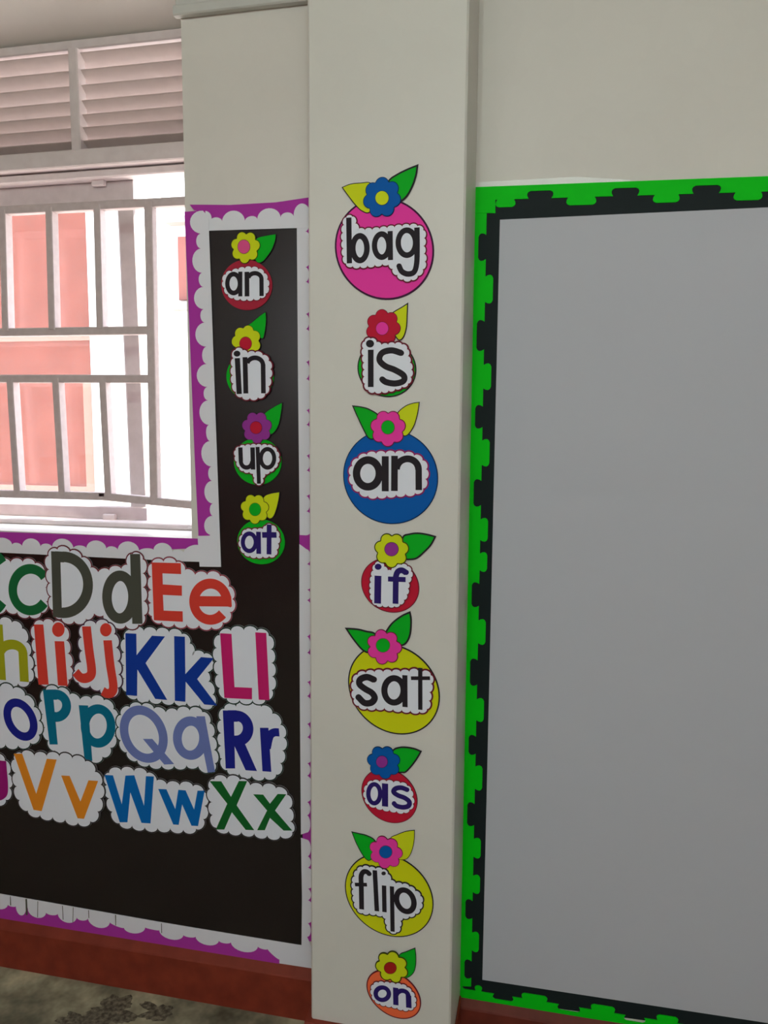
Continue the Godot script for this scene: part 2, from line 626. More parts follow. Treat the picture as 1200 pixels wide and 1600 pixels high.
func outside() -> void:
	var ground := mottled("yard concrete", srgb(206, 200, 190), srgb(220, 214, 204), 0.85, 0.3)
	structure("ground", boxes([slab(-30, 30, -0.4, -0.2, -40, 40)], ground), "pale concrete yard outside the window", "ground")
	var white := plain("white render", srgb(236, 234, 230), 0.8)
	var t := thing("orange_building", "sunlit orange painted building outside, seen through the window bars", "building", Vector3(-5.5, -0.2, -2.77))
	var o := -t.position
	part("painted_wall", boxes([slab(-9, -2.8, 1.07, 3.4, -2.95, -2.6)], mottled("orange render", srgb(114, 57, 47), srgb(128, 67, 56), 0.8, 0.7)), t, o)
	part("white_plinth", boxes([slab(-9, -2.76, -0.2, 1.07, -2.95, -2.58)], white), t, o)
	part("white_corner", boxes([slab(-2.8, -2.5, 1.07, 3.4, -2.95, -2.57)], white), t, o)
	part("roof_slab", boxes([slab(-9.2, -2.4, 3.4, 3.5, -3.0, -2.5)], white), t, o)
	var pale := plain("pale band", srgb(176, 112, 100), 0.8)
	part("pale_band", boxes([slab(-9, -2.8, 2.03, 2.06, -2.6, -2.585)], pale), t, o)
	part("pale_band", boxes([slab(-9, -2.8, 1.07, 1.12, -2.6, -2.585)], pale), t, o)
	part("pale_band", boxes([slab(-2.87, -2.8, 1.12, 1.8, -2.6, -2.585)], pale), t, o)
	var b := thing("white_building", "white building far outside with a red shuttered window, at the right edge of the opening", "building", Vector3(-2, -0.2, -7))
	o = -b.position
	part("facade", boxes([slab(-6, 2, -0.2, 4.3, -8, -6)], white), b, o)
	var shutter := plain("shutter", srgb(132, 84, 76), 0.7)
	part("window_shutter", boxes([slab(-3.93, -3.3, 2.83, 3.48, -6.0, -5.96)], shutter, 0.01), b, o)
	part("window_sill", boxes([slab(-4.02, -3.22, 2.72, 2.8, -6.0, -5.88)], plain("sill grey", srgb(150, 146, 142), 0.8)), b, o)
	part("window_hood", boxes([slab(-4.02, -3.22, 3.6, 3.66, -6.0, -5.85)], plain("sill grey", srgb(150, 146, 142), 0.8)), b, o)


# ---------------------------------------------------------------- the letter board on the left
func sheet(called: String, outline: Array, z0: float, z1: float, color: String, label: String, category: String, group := "") -> MeshInstance3D:
	var o := part(called, cutout(points(outline), z0, z1, color), self)
	tag(o, label, category, group)
	return o

func border(label: String, purple: Array, trims: Array, lift := 0.0) -> void:
	var t := thing("scalloped_border", label, "border", Vector3.ZERO, "purple and white borders of the letter board")
	part("purple_backing", cutout(points(purple), 2.0 + lift, 2.8 + lift, "violet_paper"), t)
	for k in trims:
		var p: PackedVector2Array = k[0]
		p = p.duplicate()
		p.append_array(points(k[1]))
		part("white_trim", cutout(p, 2.8 + lift, 3.6 + lift, "trim_white"), t)

func letter_board() -> void:
	sheet("backing_paper", [-1764,1195,-1421,1200,-871,1193,-833,1205,-816,1998,-578,1994,-579,1257,-582,184,-986,185,-1478,193,-1841,202], 0.5, 2.0, "black_paper", "glossy black paper covering the letter board left of the pillar", "paper")
	border("purple border with white scallops along the top of the narrow black strip", [-856,2036,-804,2033,-754,2030,-640,2030,-556,2037,-556,1984,-717,1985,-804,1989,-827,2018,-845,2023], [[bumps([-823,2017,-803,1996,-774,1993,-717,1990,-686,1994,-629,1995,-597,1995,-556,1999], [11,9,25,10,23,11,27]), [-556,1969,-590,1970,-807,1974,-824,1987]]], 1.0)
	border("purple border with white scallops beside the window opening", [-869,2020,-816,2021,-806,1887,-809,1485,-800,1289,-818,1244,-850,1244,-856,1446,-864,1815], [[bumps([-818,1248,-809,1295,-809,1326,-810,1382,-811,1417,-814,1479,-816,1518,-817,1577,-818,1609,-819,1664,-818,1705,-822,1762,-824,1793,-823,1845,-826,1878,-828,1934,-828,1968,-822,2020], [20,9,22,10,25,9,24,11,27,12,27,10,25,11,24,12,30]), [-806,2005,-807,1974,-804,1828,-799,1563,-791,1169,-848,1167,-852,1244,-820,1246]]], 2.0)
	border("purple border with white scallops under the window sill", [-1618,1232,-1419,1233,-1136,1235,-852,1237,-851,1213,-1120,1192,-1422,1180,-1621,1182], [[bumps([-1604,1200,-1563,1199,-1499,1202,-1464,1200,-1437,1203,-1382,1199,-1352,1195,-1297,1198,-1263,1197,-1201,1198,-1163,1199,-1106,1200,-1074,1198,-1014,1199,-974,1203,-922,1200,-891,1198,-844,1216], [7,16,7,17,17,9,23,10,25,8,22,9,24,6,21,8,12]), [-845,1179,-889,1178,-1282,1178,-1422,1178,-1605,1179]]])
	border("purple border with white scallops above the orange skirting", [-1556,188,-1226,191,-884,187,-646,174,-648,135,-652,126,-1007,130,-1482,125,-1565,124], [[bumps([-648,145,-680,169,-707,172,-782,172,-816,171,-882,172,-917,171,-987,173,-1029,175,-1092,164,-1134,174,-1200,176,-1235,173,-1293,175,-1330,173,-1387,175,-1393,176,-1425,177,-1451,178,-1517,178,-1557,180], [3,4,22,6,19,5,20,2,17,4,23,9,22,7,22,-3,25,4,19,4]), [-1555,213,-1477,207,-986,197,-767,195,-588,194,-558,194,-558,135,-648,134]]])
	var seams := [[-1442,204,-1440,204,-1440,177,-1443,177], [-1393,203,-1388,204,-1388,156,-1394,155], [-1355,202,-1353,202,-1356,154,-1358,154], [-1278,200,-1276,200,-1276,159,-1278,159], [-1245,200,-1243,201,-1246,156,-1248,155], [-1198,199,-1196,199,-1196,176,-1198,176], [-1117,197,-1114,198,-1115,167,-1117,167], [-981,194,-979,194,-979,166,-981,166]]
	var low: Node3D = get_node("scalloped_border_003")
	for s in seams:
		part("seam_line", cutout(points(s), 3.6, 3.8, "charcoal"), low)
	border("white scalloped border close beside the pillar, beside the narrow black strip", [-581,2008,-548,2007,-550,1257,-588,1255], [[bumps([-570,1999,-570,1989,-570,1962,-570,1882,-570,1849,-570,1776,-570,1742,-570,1666,-570,1627,-570,1554,-570,1520,-570,1447,-570,1412,-571,1351,-571,1314,-571,1256], [9,9,17,9,17,9,17,9,17,9,17,9,17,10,18]), [-587,1256,-589,1615,-590,1970,-589,2000]]])
	border("white scalloped border close beside the pillar, next to the letter cards", [-588,1255,-550,1257,-553,210,-582,205], [[bumps([-570,1222,-570,1186,-570,1123,-571,1097,-571,1007,-571,966,-571,892,-572,856,-572,785,-572,751,-572,683,-573,651,-573,582,-573,547,-573,501], [10,18,10,18,10,18,10,18,10,18,10,18,10,10]), [-588,494,-589,996,-588,1234]], [bumps([-572,482,-572,438,-572,408,-572,351,-572,320,-573,257,-573,220], [10,10,19,10,19,10]), [-560,191,-588,193,-586,327,-588,485]]])


# ---------------------------------------------------------------- the framed sheet on the right
func puzzle(a: Vector2, b: Vector2, tabs: Array) -> PackedVector2Array:
	# an edge from a to b with jigsaw tabs to its left (positive) or right, each wider at the head than at the neck
	var out := PackedVector2Array([a])
	var d := (b - a).normalized()
	var n := Vector2(-d.y, d.x)
	for t in tabs:
		var deep: float = t[2]
		var w := absf(deep)
		for k in [[t[0] + 0.22 * w, 0.0], [t[0] + 0.05 * w, 0.3], [t[0], 0.62], [t[0] + 0.14 * w, 0.86], [t[0] + 0.45 * w, 1.0], [t[1] - 0.45 * w, 1.0], [t[1] - 0.14 * w, 0.86], [t[1], 0.62], [t[1] - 0.05 * w, 0.3], [t[1] - 0.22 * w, 0.0]]:
			out.append(a + d * k[0] + n * deep * k[1])
	out.append(b)
	return out

func puzzle_strip(edge: PackedVector2Array, rest: Array, lift: float, label: String) -> void:
	var p := edge.duplicate()
	p.append_array(points(rest))
	var o := part("puzzle_border", cutout(p, 2.0, 2.8 + lift, "green_paper"), self)
	tag(o, label, "border", "green borders of the paper board")

func paper_board() -> void:
	sheet("backing_paper", [-180,2033,575,2019,805,155,-177,127], 0.5, 2.0, "board_black", "dark backing paper behind the big pale sheet, right of the pillar", "paper")
	puzzle_strip(puzzle(Vector2(-137,2009), Vector2(588,1992), [[1,44,-16], [68,123,16], [151,213,-16], [243,299,16], [327,380,-16], [403,459,16], [484,539,-16], [561,615,16], [640,693,-16]]), [586,2023,411,2026,-184,2038,-184,1984,-136,1981], 1.2, "bright green jigsaw-edged strip along the top of the pale sheet")
	puzzle_strip(puzzle(Vector2(-155,1987), Vector2(-154,1252), [[47,106,-17], [136,198,17], [233,301,-17], [328,387,17], [420,473,-17], [496,558,17], [587,650,-17], [675,730,17]]), [-182,1251,-184,2037,-140,2004], 0.0, "upper upright green jigsaw-edged strip beside the pillar")
	puzzle_strip(puzzle(Vector2(-154,1252), Vector2(-154,472), [[19,65,17], [90,149,-17], [176,237,17], [271,337,-17], [365,423,17], [456,506,-17], [530,592,17], [623,684,-17], [711,763,17]]), [-181,468,-182,1251], 0.5, "middle upright green jigsaw-edged strip beside the pillar")
	puzzle_strip(puzzle(Vector2(-154,472), Vector2(-153,155), [[25,74,17], [90,142,-17], [172,225,17], [247,298,-17]]), [-180,151,-181,468], 0.0, "short lowest upright green jigsaw-edged strip beside the pillar")
	puzzle_strip(puzzle(Vector2(-170,146), Vector2(576,146), [[26,44,15], [70,120,-13], [139,200,15], [224,277,-13], [301,356,15], [377,425,-13], [449,497,15], [523,569,-13], [595,640,15], [663,708,-13]]), [577,129,-180,119,-179,155], 1.2, "bright green jigsaw-edged strip along the bottom above the skirting")
	# the pale sheet: thin paper that bulges and creases a little
	var c := points([-126,1967,414,1965,567,1965,778,184,518,181,-126,177])
	var left := [c[0], c[5]]
	var right := [c[2], c[3]]
	var wide := noise(5, 1.6, 3)
	var fine := noise(8, 7.0, 3)
	var nx := 60
	var ny := 110
	var grid := []
	for j in ny + 1:
		var row := PackedVector3Array()
		var v := float(j) / ny
		for i in nx + 1:
			var u := float(i) / nx
			var l: Vector2 = left[0].lerp(left[1], v)
			var r: Vector2 = right[0].lerp(right[1], v)
			var p := l.lerp(r, u) / 1000.0
			var rim_fade := minf(1.0, minf(minf(u, 1.0 - u) * 12.0, minf(v, 1.0 - v) * 16.0))
			var h := 0.0012 + (wide.get_noise_2d(p.x, p.y * 0.7) * 0.5 + 0.5) * 0.008 + fine.get_noise_2d(p.x, p.y) * 0.0006
			for fold in [0.335, 0.68]:
				h -= 0.0022 * exp(-pow((v - fold) * 130.0, 2.0))
			row.append(Vector3(p.x, p.y, 0.0021 + maxf(0.0004, h) * rim_fade))
		grid.append(row)
	var st := begin()
	st.set_smooth_group(0)
	for j in ny:
		for i in nx:
			for k in [[0, 0], [1, 0], [1, 1], [0, 0], [1, 1], [0, 1]]:
				st.add_vertex(grid[j + k[1]][i + k[0]])
	st.index()
	st.generate_normals()
	var o := part("paper_sheet", done(st, paper("sheet_white")), self)
	tag(o, "large pale grey paper sheet filling the board right of the pillar", "paper")
	var clear := plain("clear tape", Color(1, 1, 1, 0.18), 0.27, 0.7)
	clear.transparency = BaseMaterial3D.TRANSPARENCY_ALPHA
	var tape := begin()
	solid(tape, points([-179,2037,144,2030,143,2035,32,2048,-180,2049]), 0.3, 0.6)
	o = part("clear_tape", done(tape, clear), self)
	tag(o, "strip of clear shiny tape along the wall above the green border", "tape")


# ---------------------------------------------------------------- cards
func word_card(label: String, group: String, at: Vector3, disc: Array, leaves: Array, bloom: Array, tile: Array, text_color: String, in_front: int, glyphs: Array) -> void:
	# disc [outline, colour, line width, line colour], leaves [[colour, line width, outline]], bloom [outline, colour, line, line colour, centre, centre colour], tile [outline, pitch, line colour, line]
	var t := thing("word_card", label, "word card", at, group)
	part("fruit_disc", inked(disc[0][0], 0.3, 2.2, disc[1], disc[2] * 1.25, disc[3]), t)
	for l in leaves:
		part("leaf", inked(leaf_outline(l[2]), 2.2, 3.3, l[0], l[1] * 1.35, "black"), t)
	var f := part("flower", inked(bloom[0], 2.2, 4.6, bloom[1], bloom[2], bloom[3]), t)
	part("flower_centre", inked(bloom[4][0], 4.6, 5.3, bloom[5], 0.9, bloom[3], true), f)
	var z := 6.3 if in_front == 1 else 3.9
	var s := part("scalloped_tile", inked(scalloped(tile[0], tile[1], tile[1] * 0.16), 2.2, z, "card_white", tile[3] * 1.6, tile[2], true), t)
	for g in glyphs:
		part("letter", letter_mesh(g, z, z + 0.25, paper(text_color)), s)

func word_cards() -> void:
	word_card("round pink card reading bag with blue flower, topmost card on the pillar", "word cards down the pillar", Vector3(-0.3424, 1.8722, 0.1925), [dot(0,0,102.2,-6.6,3.4,-99.9), "pink", 2.9, "plum"],
		[["yellow", 1.3, [-87.8,123.7,-70.1,129.2,-48.6,130.4,-25.5,127.2,-13.8,92.7,-30.1,71.3,-46.1,75.2,-59.4,87.4,-73.4,104.6]], ["green", 2.6, [68.9,158.8,65.6,137.2,57.5,114.9,44.8,95.8,28.7,90.5,-0.8,113.6,9.5,132.9,25,142.7,45.9,151.4]]],
		[flower(-4,99,25,14.4,90), "blue", 1.3, "navy", dot(-3.7,97.7,13.4,-0.7,-0.1,13.2), "yellow"],
		[[-78.4,72.8,-61.7,67.9,-53.2,39.4,-23.4,39,12.8,41.4,51.9,43.9,80.9,41.3,84.4,17.2,81.5,-4.2,87.7,-32.3,78.9,-49,62.8,-64,36.7,-63.2,18.5,-43.8,13.4,-29.6,-23,-32.9,-66.4,-34.6,-83.3,-26,-85,2.5,-86.7,40.3], 15.4, "maroon", 1.6], "black", 0,
		[[ln(10.9,[-72.3,63.7,-70.8,-25.9]), arc(11.5,-49.1,2.9,14.7,-0.6,-0.1,23.9,0,360)], [arc(10.9,-4,6.1,14.8,-0.6,-0.2,22.5,0,360), ln(10.3,[13.2,33.6,14.3,-22.7])], [arc(10.9,47.4,9.6,17.6,-0.7,-0.3,24.1,0,360), cur(10.9,[67.4,38,68.3,-3.7,67.6,-31.5,62.6,-47.5,50.3,-51.1,38.2,-46.1,32.2,-35.9]), dot(32.2,-35.2,5.6,-0.2,-0.1,5.3)]])
	word_card("small card reading is with red flower on a green disc, under the pink bag card", "word cards down the pillar", Vector3(-0.3347, 1.6349, 0.1925), [dot(0,0,61.6,-1.8,1.8,-57.4), "green", 2, "black"],
		[["yellow", 1.6, [43.5,130.8,42.7,109.4,41.4,82.5,35,62,23.5,56.5,10,78.4,3.2,103.9,13.7,113.8,29.4,122.3]]],
		[flower(-7.6,82.5,23,13.5,97), "red", 1.3, "maroon", dot(-9.3,80.3,12.7,-0.2,-0.1,12.8), "pink"],
		[[-48.4,58.6,-33.3,63.1,-22.5,58.2,-14.7,46.8,6.9,49.7,33.5,50.9,46.8,37.9,45.3,22,53.8,4.3,52.4,-18.1,47.6,-34.1,27.7,-38.9,4.4,-46.9,-36.1,-48.5,-48,-30.5,-46.5,2,-50,34.4], 14.4, "maroon", 2], "black", 1,
		[[dot(-34.2,50.3,8.4,-0.1,0,7.7), ln(11.8,[-32.5,38.1,-32.1,-37.1])], [cur(12.5,[31,30.8,10.4,36.2,-8.9,31.3,-14.2,17.2,-2,4.9,18,-3,36.1,-14.1,35.9,-25.1,19.3,-30.1,0.9,-27.5,-8.6,-21.6]), dot(30.7,30.8,6,-0.1,-0.1,5.8), dot(-8.2,-21.6,6,0,0,5.8)]])
	word_card("large blue card reading an with pink flower and two leaves, third card down the pillar", "word cards down the pillar", Vector3(-0.3259, 1.4136, 0.1925), [dot(0,0,100.5,0.2,2.7,-98.1), "blue", 1.6, "navy"],
		[["green", 1.9, [-81.8,147.3,-61.3,144.8,-43.5,139.6,-22.5,125.7,-7.8,97.7,-33.5,78.1,-46.4,79.2,-56.2,94.2,-71,123.9]], ["yellow", 1.3, [60.7,154.3,56.9,129.1,49.3,104.4,35.3,85.7,21,88.6,4.8,110.3,14.2,132,29.9,145.9,45.6,152.1]]],
		[flower(-4.7,100.2,23.6,14.3,64), "pink", 1.6, "maroon", dot(-4.7,102.4,13.4,0.1,-0.1,13.7), "green"],
		[[-62.5,45.3,-43,48.8,-7.5,50.8,30.9,52,59.5,45.6,75.4,33.4,79.5,11.7,76,-7.1,73.1,-26,57.3,-34.3,31.8,-35.9,-10,-40.8,-42.5,-44.2,-62.2,-35.8,-80.3,-23.4,-87,2,-83.8,24.3], 19.8, "magenta", 1.9], "black", 0,
		[[arc(15.9,-46.7,6.6,24.4,0.5,-0.1,27.9,0,360), ln(14.7,[-10,43,-9.5,-29.7])], [ln(14,[9.6,44.2,9.9,-28.5]), arc(14,37,16.5,22.9,0.4,-0.2,21.9,0,180), ln(13.4,[60.2,18.8,61,-25.4])]])
	word_card("red card reading if with yellow flower and one green leaf on the pillar", "word cards down the pillar", Vector3(-0.3242, 1.1853, 0.1925), [dot(0,0,62.5,-0.5,4.3,-58.3), "red", 1.5, "maroon"],
		[["green", 2.7, [97.2,108.4,86.9,88.7,72.1,72.2,57.9,59.8,44.4,56.1,30.8,58.6,22,85.3,26.9,106.6,40.4,112.1,57.2,114.9,77.4,113]]],
		[flower(3.3,75.2,23.7,14.1,64), "yellow", 2.2, "olive", dot(3.3,77.7,14.4,0.6,-0.1,14.2), "purple"],
		[[-32.6,48.9,-20.6,52,-11.9,43.1,-10.1,34.6,0.3,28.3,5.4,37,15.6,44.3,30.9,48.4,41.2,42.1,46.3,35.6,48.2,22.1,39.8,8,40.1,-12.4,33.4,-26.5,25,-40.7,7.8,-46,-9.5,-43.5,-26.8,-47.1,-37.4,-37.4,-41.8,-25.5,-41.9,0.4,-40.3,17.7,-36,31.7], 12.9, "maroon", 1.4], "violet", 0,
		[[dot(-25.3,39,7.3,0.3,0,6.5), ln(14.8,[-25.5,19.8,-26,-39.8])], [cur(12.4,[12.6,-38.3,12.8,6.7,13.1,20.3,17.4,30.8,25.9,33.7,34.8,29.1]), dot(34.5,29.9,6,0.3,-0.1,5.6), ln(10.7,[-3.9,13.9,33.8,14.5])]])
	word_card("lime card reading sat with pink flower and two green leaves on the pillar", "word cards down the pillar", Vector3(-0.3148, 0.9598, 0.1925), [dot(0,0,99.7,0.2,10.7,-98.8), "lime", 2.4, "black"],
		[["green", 2.8, [-107.5,128.4,-80.4,128.4,-60.4,125.1,-40.5,120.5,-30.4,96.4,-54.2,77.8,-60.2,76.4,-72.2,83.5,-90.3,104.2]], ["green", 2.8, [35.1,173.3,38.6,154,37,124.6,30.4,106.5,18.8,96.8,-0.9,98.4,-18.7,118.9,-13,135.1,-1.3,149.6,16.2,163.4]]],
		[flower(-20.5,92.1,25.1,13.9,105), "pink", 1.6, "maroon", dot(-22.9,95.9,14.6,1,-0.1,14.7), "green"],
		[[-86.1,27.3,-64,34,-36,38.2,-0.4,40.9,38.9,43.9,49.6,46.7,52.4,54.8,60.1,55.4,66.1,44,81.6,42.3,85.6,33.7,82,13.7,78.4,-4.5,79.7,-30.2,71.2,-44.9,55.6,-46.3,32,-44.4,4.4,-45.8,-23.5,-43.2,-51.5,-47.7,-75.7,-45.8,-87.9,-36.7,-89,-8.3,-90.1,11.8], 18.9, "maroon", 2.2], "black", 0,
		[[cur(14.3,[-41.9,18.7,-57.9,23.4,-72.3,16.9,-73.9,6.1,-61.8,-3.1,-46.7,-10.9,-40.6,-21.5,-47.6,-32.2,-62.7,-34.5,-76.8,-22.5]), dot(-42.3,19.2,6.6,0.5,0,6.6), dot(-76.4,-22.9,6.7,0.6,0,6.7)], [arc(13.5,1.6,-1.3,20.9,1.7,-0.2,26.8,0,360), ln(11.2,[24.9,33.9,26,-35.9])], [ln(9.2,[57.7,52.3,59,-39]), ln(8,[38.1,28.4,78.9,31.6])]])
	word_card("red card reading as with blue flower and one green leaf on the pillar", "word cards down the pillar", Vector3(-0.3221, 0.7202, 0.1925), [dot(0,0,62,0.5,7,-61.3), "red", 1.3, "maroon"],
		[["green", 2.6, [71,109,60.5,89.1,48.1,70.5,37,57.8,28.6,55.5,15.9,57,-4.1,83.9,7,105.9,21,113.5,36.4,115.6,54.6,114.2]]],
		[flower(-12.1,76.1,23.8,13.7,71), "blue", 1.2, "navy", dot(-16.1,77.1,12.4,1.3,-0.1,13.3), "purple"],
		[[-49.3,22.3,-40.8,30.5,-30.8,34.5,-20.7,31.3,-6.5,35.7,7.7,34.4,14.8,32.3,28.8,35.3,37.3,30.4,48.6,30.2,50.8,21.7,48.1,12.7,53.1,0.3,56,-8.1,51.9,-18.8,49.2,-24.9,38,-29.2,36.6,-35.2,25.3,-33.6,8.2,-32.7,-11.7,-32.1,-26.1,-30.9,-34.7,-26,-47.7,-26.1,-53.5,-13.5,-56.4,-5,-55,11.4], 15.9, "maroon", 0.7], "violet", 0,
		[[arc(9.8,-32.9,2.1,13.2,1.5,-0.1,21.7,0,360), ln(13.7,[-9,28.2,-8.6,-24.1])], [cur(10.7,[40,19.4,27.6,22.6,14.9,19.5,10,11.3,19.3,4.8,34.8,0.3,44.8,-7.2,42.8,-16.9,30.8,-21.3,17.4,-19.9,10.9,-14.8]), dot(39.7,19.5,5.1,0.6,-0.1,5.2), dot(11.2,-14.9,5.1,0.6,0,5.3)]])
	word_card("large lime card reading flip with pink flower and two leaves, low on the pillar", "word cards down the pillar", Vector3(-0.3214, 0.4898, 0.1925), [dot(0,0,99.6,0.4,8.5,-96.2), "lime", 2, "black"],
		[["green", 1.6, [-85.4,138.9,-68.8,137,-49.5,134.5,-31.1,124.9,-22.3,99.3,-41.4,77.2,-51.1,77.5,-60.9,88.2,-74.6,112.4]], ["yellow", 1, [56.6,160.2,56.3,139,52.8,117,46.4,99.4,37,89.3,19.9,89,2.6,110.4,2.4,134.1,17.5,144.9,36.3,154.5]]],
		[flower(-6.9,100.9,24.7,13.4,57), "pink", 1.2, "maroon", dot(-6.9,102.3,14,1.8,-0.1,14.1), "blue"],
		[[-71.5,54.7,-58.8,61.4,-45.2,63.3,-35.5,57.6,-24,62.2,-8.6,61.3,1.1,50.6,3.1,38.9,14.7,30.6,31.9,34,49.1,29.4,60.5,21.1,72,14.8,76,-2.5,72.4,-21,61.2,-34.7,42.3,-45.6,25,-49.2,29,-59.7,27.2,-74.1,21.5,-85.1,4.2,-87.9,-3.6,-76.9,-5.7,-59,-5.8,-48.8,-23.3,-48.5,-44.7,-47.6,-58.4,-52.7,-72.1,-44.6,-78.1,-29.2,-81.1,-9.3,-81.2,10.9,-83.1,20.8,-77.3,37.8], 15.4, "black", 1.8], "black", 0,
		[[cur(11.1,[-60.8,-40.5,-61.8,13.7,-62.3,37.8,-56.8,48.6,-49.1,49.7,-43.2,44.9]), dot(-43.6,45.4,5.2,0.7,0,4.8), ln(8.3,[-76.3,16.1,-48.9,19.6])], [ln(10.3,[-31.3,55.8,-26,-39.7])], [dot(-11.4,51.3,5,0.7,0,4.4), ln(9.9,[-10.2,23,-8.8,-39.2])], [ln(9.5,[7.5,23.5,9.9,-82.5]), arc(12.2,37.6,-5.7,19.3,0,-2.5,24.7,0,360)]])
	word_card("orange card reading on with yellow flower, lowest card on the pillar", "word cards down the pillar", Vector3(-0.3085, 0.2556, 0.1925), [dot(0,0,61.1,0.8,13.3,-56.5), "orange", 2.1, "maroon"],
		[["green", 1.2, [48.1,121,50.5,100.1,49.9,76.9,45.1,60,33.5,47.3,21.6,47,7.8,75.2,12.7,98.9,27.8,108.8]]],
		[flower(-4,67.3,24.4,14.1,84), "yellow", 2.5, "olive", dot(-7.4,64.6,13.6,2.3,-0.1,13.6), "brick"],
		[[-51.6,9.1,-44.7,21.2,-34.4,25.7,-22.4,25.9,-7.1,28.6,3.2,26.8,16.7,30,28.6,26.7,38.8,19.5,47.4,10.2,50.9,-5.4,49.4,-21.9,39.4,-29.1,24.2,-33.7,12.2,-30.4,-4.9,-29,-22,-29.4,-32.4,-27.6,-44.5,-22.4,-50.6,-7.1], 13.3, "maroon", 1.2], "violet", 0,
		[[arc(10.3,-25.3,-1.2,15.1,2.7,-0.1,15.1,0,360)], [ln(12,[4.9,18.6,6,-23]), arc(10.6,20.1,0.3,13.9,2.5,-0.1,13.7,0,165), ln(12.4,[34.3,5.2,35.6,-24.4])]])
	word_card("dark red card reading an with yellow flower, topmost on the narrow black strip", "word cards on the narrow black strip", Vector3(-0.7147, 1.8461, 0.0030), [dot(0,0,63.9,-2.6,-0.2,-57.9), "crimson", 0.9, "crimson"],
		[["green", 0.9, [75.2,113,73.2,98.4,65.2,78.5,52.4,61.7,39.6,50.5,26.9,51,14.4,73.3,16.3,95,30.7,106.7,52.9,110.8]]],
		[flower(-0.6,85.5,23.8,13.5,59), "yellow", 1.5, "olive", dot(-4.1,86.8,14.9,-0.6,0.2,15.4), "rose"],
		[[-50.5,30.3,-35.9,32.8,-16.5,38,7.6,40,29.9,37.8,39.4,30.2,50.4,24,53.4,12.2,58.1,3.3,54.8,-11.2,51.5,-21.3,41.9,-31.3,22.7,-33.7,6.6,-34.8,-17.5,-32.7,-33.7,-30.7,-46.6,-24.5,-52.9,-11,-60.8,1.1,-58.9,18.8], 16.9, "maroon", 0.9], "black", 0,
		[[arc(10.8,-31.5,3.9,15.8,-0.5,0.3,21.7,0,360), ln(10.1,[-14.2,30.6,-15,-26.1])], [ln(11.7,[2.3,29.7,1.9,-26.5]), arc(10.1,22,12.9,16.3,-0.5,0.2,12.9,0,170), ln(10.5,[38.4,14.2,38.2,-26.8])]])
	word_card("card reading in with yellow flower and green leaf, second on the narrow black strip", "word cards on the narrow black strip", Vector3(-0.7089, 1.6340, 0.0030), [dot(0,0,60.1,-0.4,-0.7,-55.8), "green", 0.6, "green"],
		[["green", 0.9, [42,149.8,43.4,130.6,39.9,104.1,35,87.9,25.4,89.5,6.1,98.8,-6.5,115.4,6.5,125.5,25.9,139.9]]],
		[flower(-7,81.9,23.5,14.1,78), "yellow", 0.9, "olive", dot(-8.7,76.3,14.9,-0.2,0.2,15.2), "red"],
		[[-38.1,65.1,-26.7,66.4,-13.7,64.8,-9.1,51.2,2.4,57,18.5,56.8,31.4,53.7,39.3,47.6,50.5,41.5,53.6,26.6,56.6,11.6,53.3,-3.3,51.5,-18.3,48.1,-33.4,43.2,-42.4,30.2,-51.4,7.4,-54.4,-21.9,-51.4,-34.9,-42.3,-40.5,-30.1,-44.3,-10.3,-43.9,12.4,-42.7,35], 19.6, "maroon", 1.9], "black", 1,
		[[dot(-30.2,53,8.5,-0.1,0.1,6.9), ln(13.2,[-29.5,42.4,-25.9,-42])], [ln(12.2,[-10,44.5,-9,-40.8]), arc(11,14.9,26.2,20,-0.2,0.2,16.5,0,165), ln(11.6,[35.3,27.5,35.5,-40.6])]])
	word_card("green card reading up with purple flower, third on the narrow black strip", "word cards on the narrow black strip", Vector3(-0.6922, 1.4313, 0.0030), [dot(0,0,60.9,0.4,0,-56.3), "green", 0.6, "green"],
		[["green", 1, [64.9,141.5,63.2,124.1,58.1,96.9,49.9,77.1,36.9,64.9,25.5,67.8,9.6,93.6,19.6,114.9,39.1,128.6]]],
		[flower(0.5,81,24.6,14,65), "purple", 0.8, "plum", dot(-1.6,81,14.7,0.1,0.2,14.4), "red"],
		[[-53.5,34.7,-40.3,36.4,-23.8,38.2,-4.1,40.7,9,38.6,22,40.3,36.6,38.9,47.9,32.9,54.2,22.3,57.3,7.1,52.4,-6.8,42.5,-19.3,27.8,-27.2,18,-30.5,14.6,-38.3,16.2,-47.6,11.1,-57,-2,-57.3,-8.4,-45,-6.6,-27.9,-14.8,-26.6,-34.6,-25.4,-44.4,-19.4,-50.9,-7.1,-55.6,8.4,-57,22.3], 14, "maroon", 1.7], "black", 1,
		[[ln(11.1,[-41.7,33.3,-40.8,-0.7]), arc(10.5,-26.3,0.3,14.5,0.2,0.2,15.2,180,360), ln(11.4,[-10.4,33.7,-9.8,-19.5])], [ln(9.9,[2.4,35.1,4.9,-53.3]), arc(10.2,27.4,8.1,16.9,0.3,0.2,22.1,0,360)]])
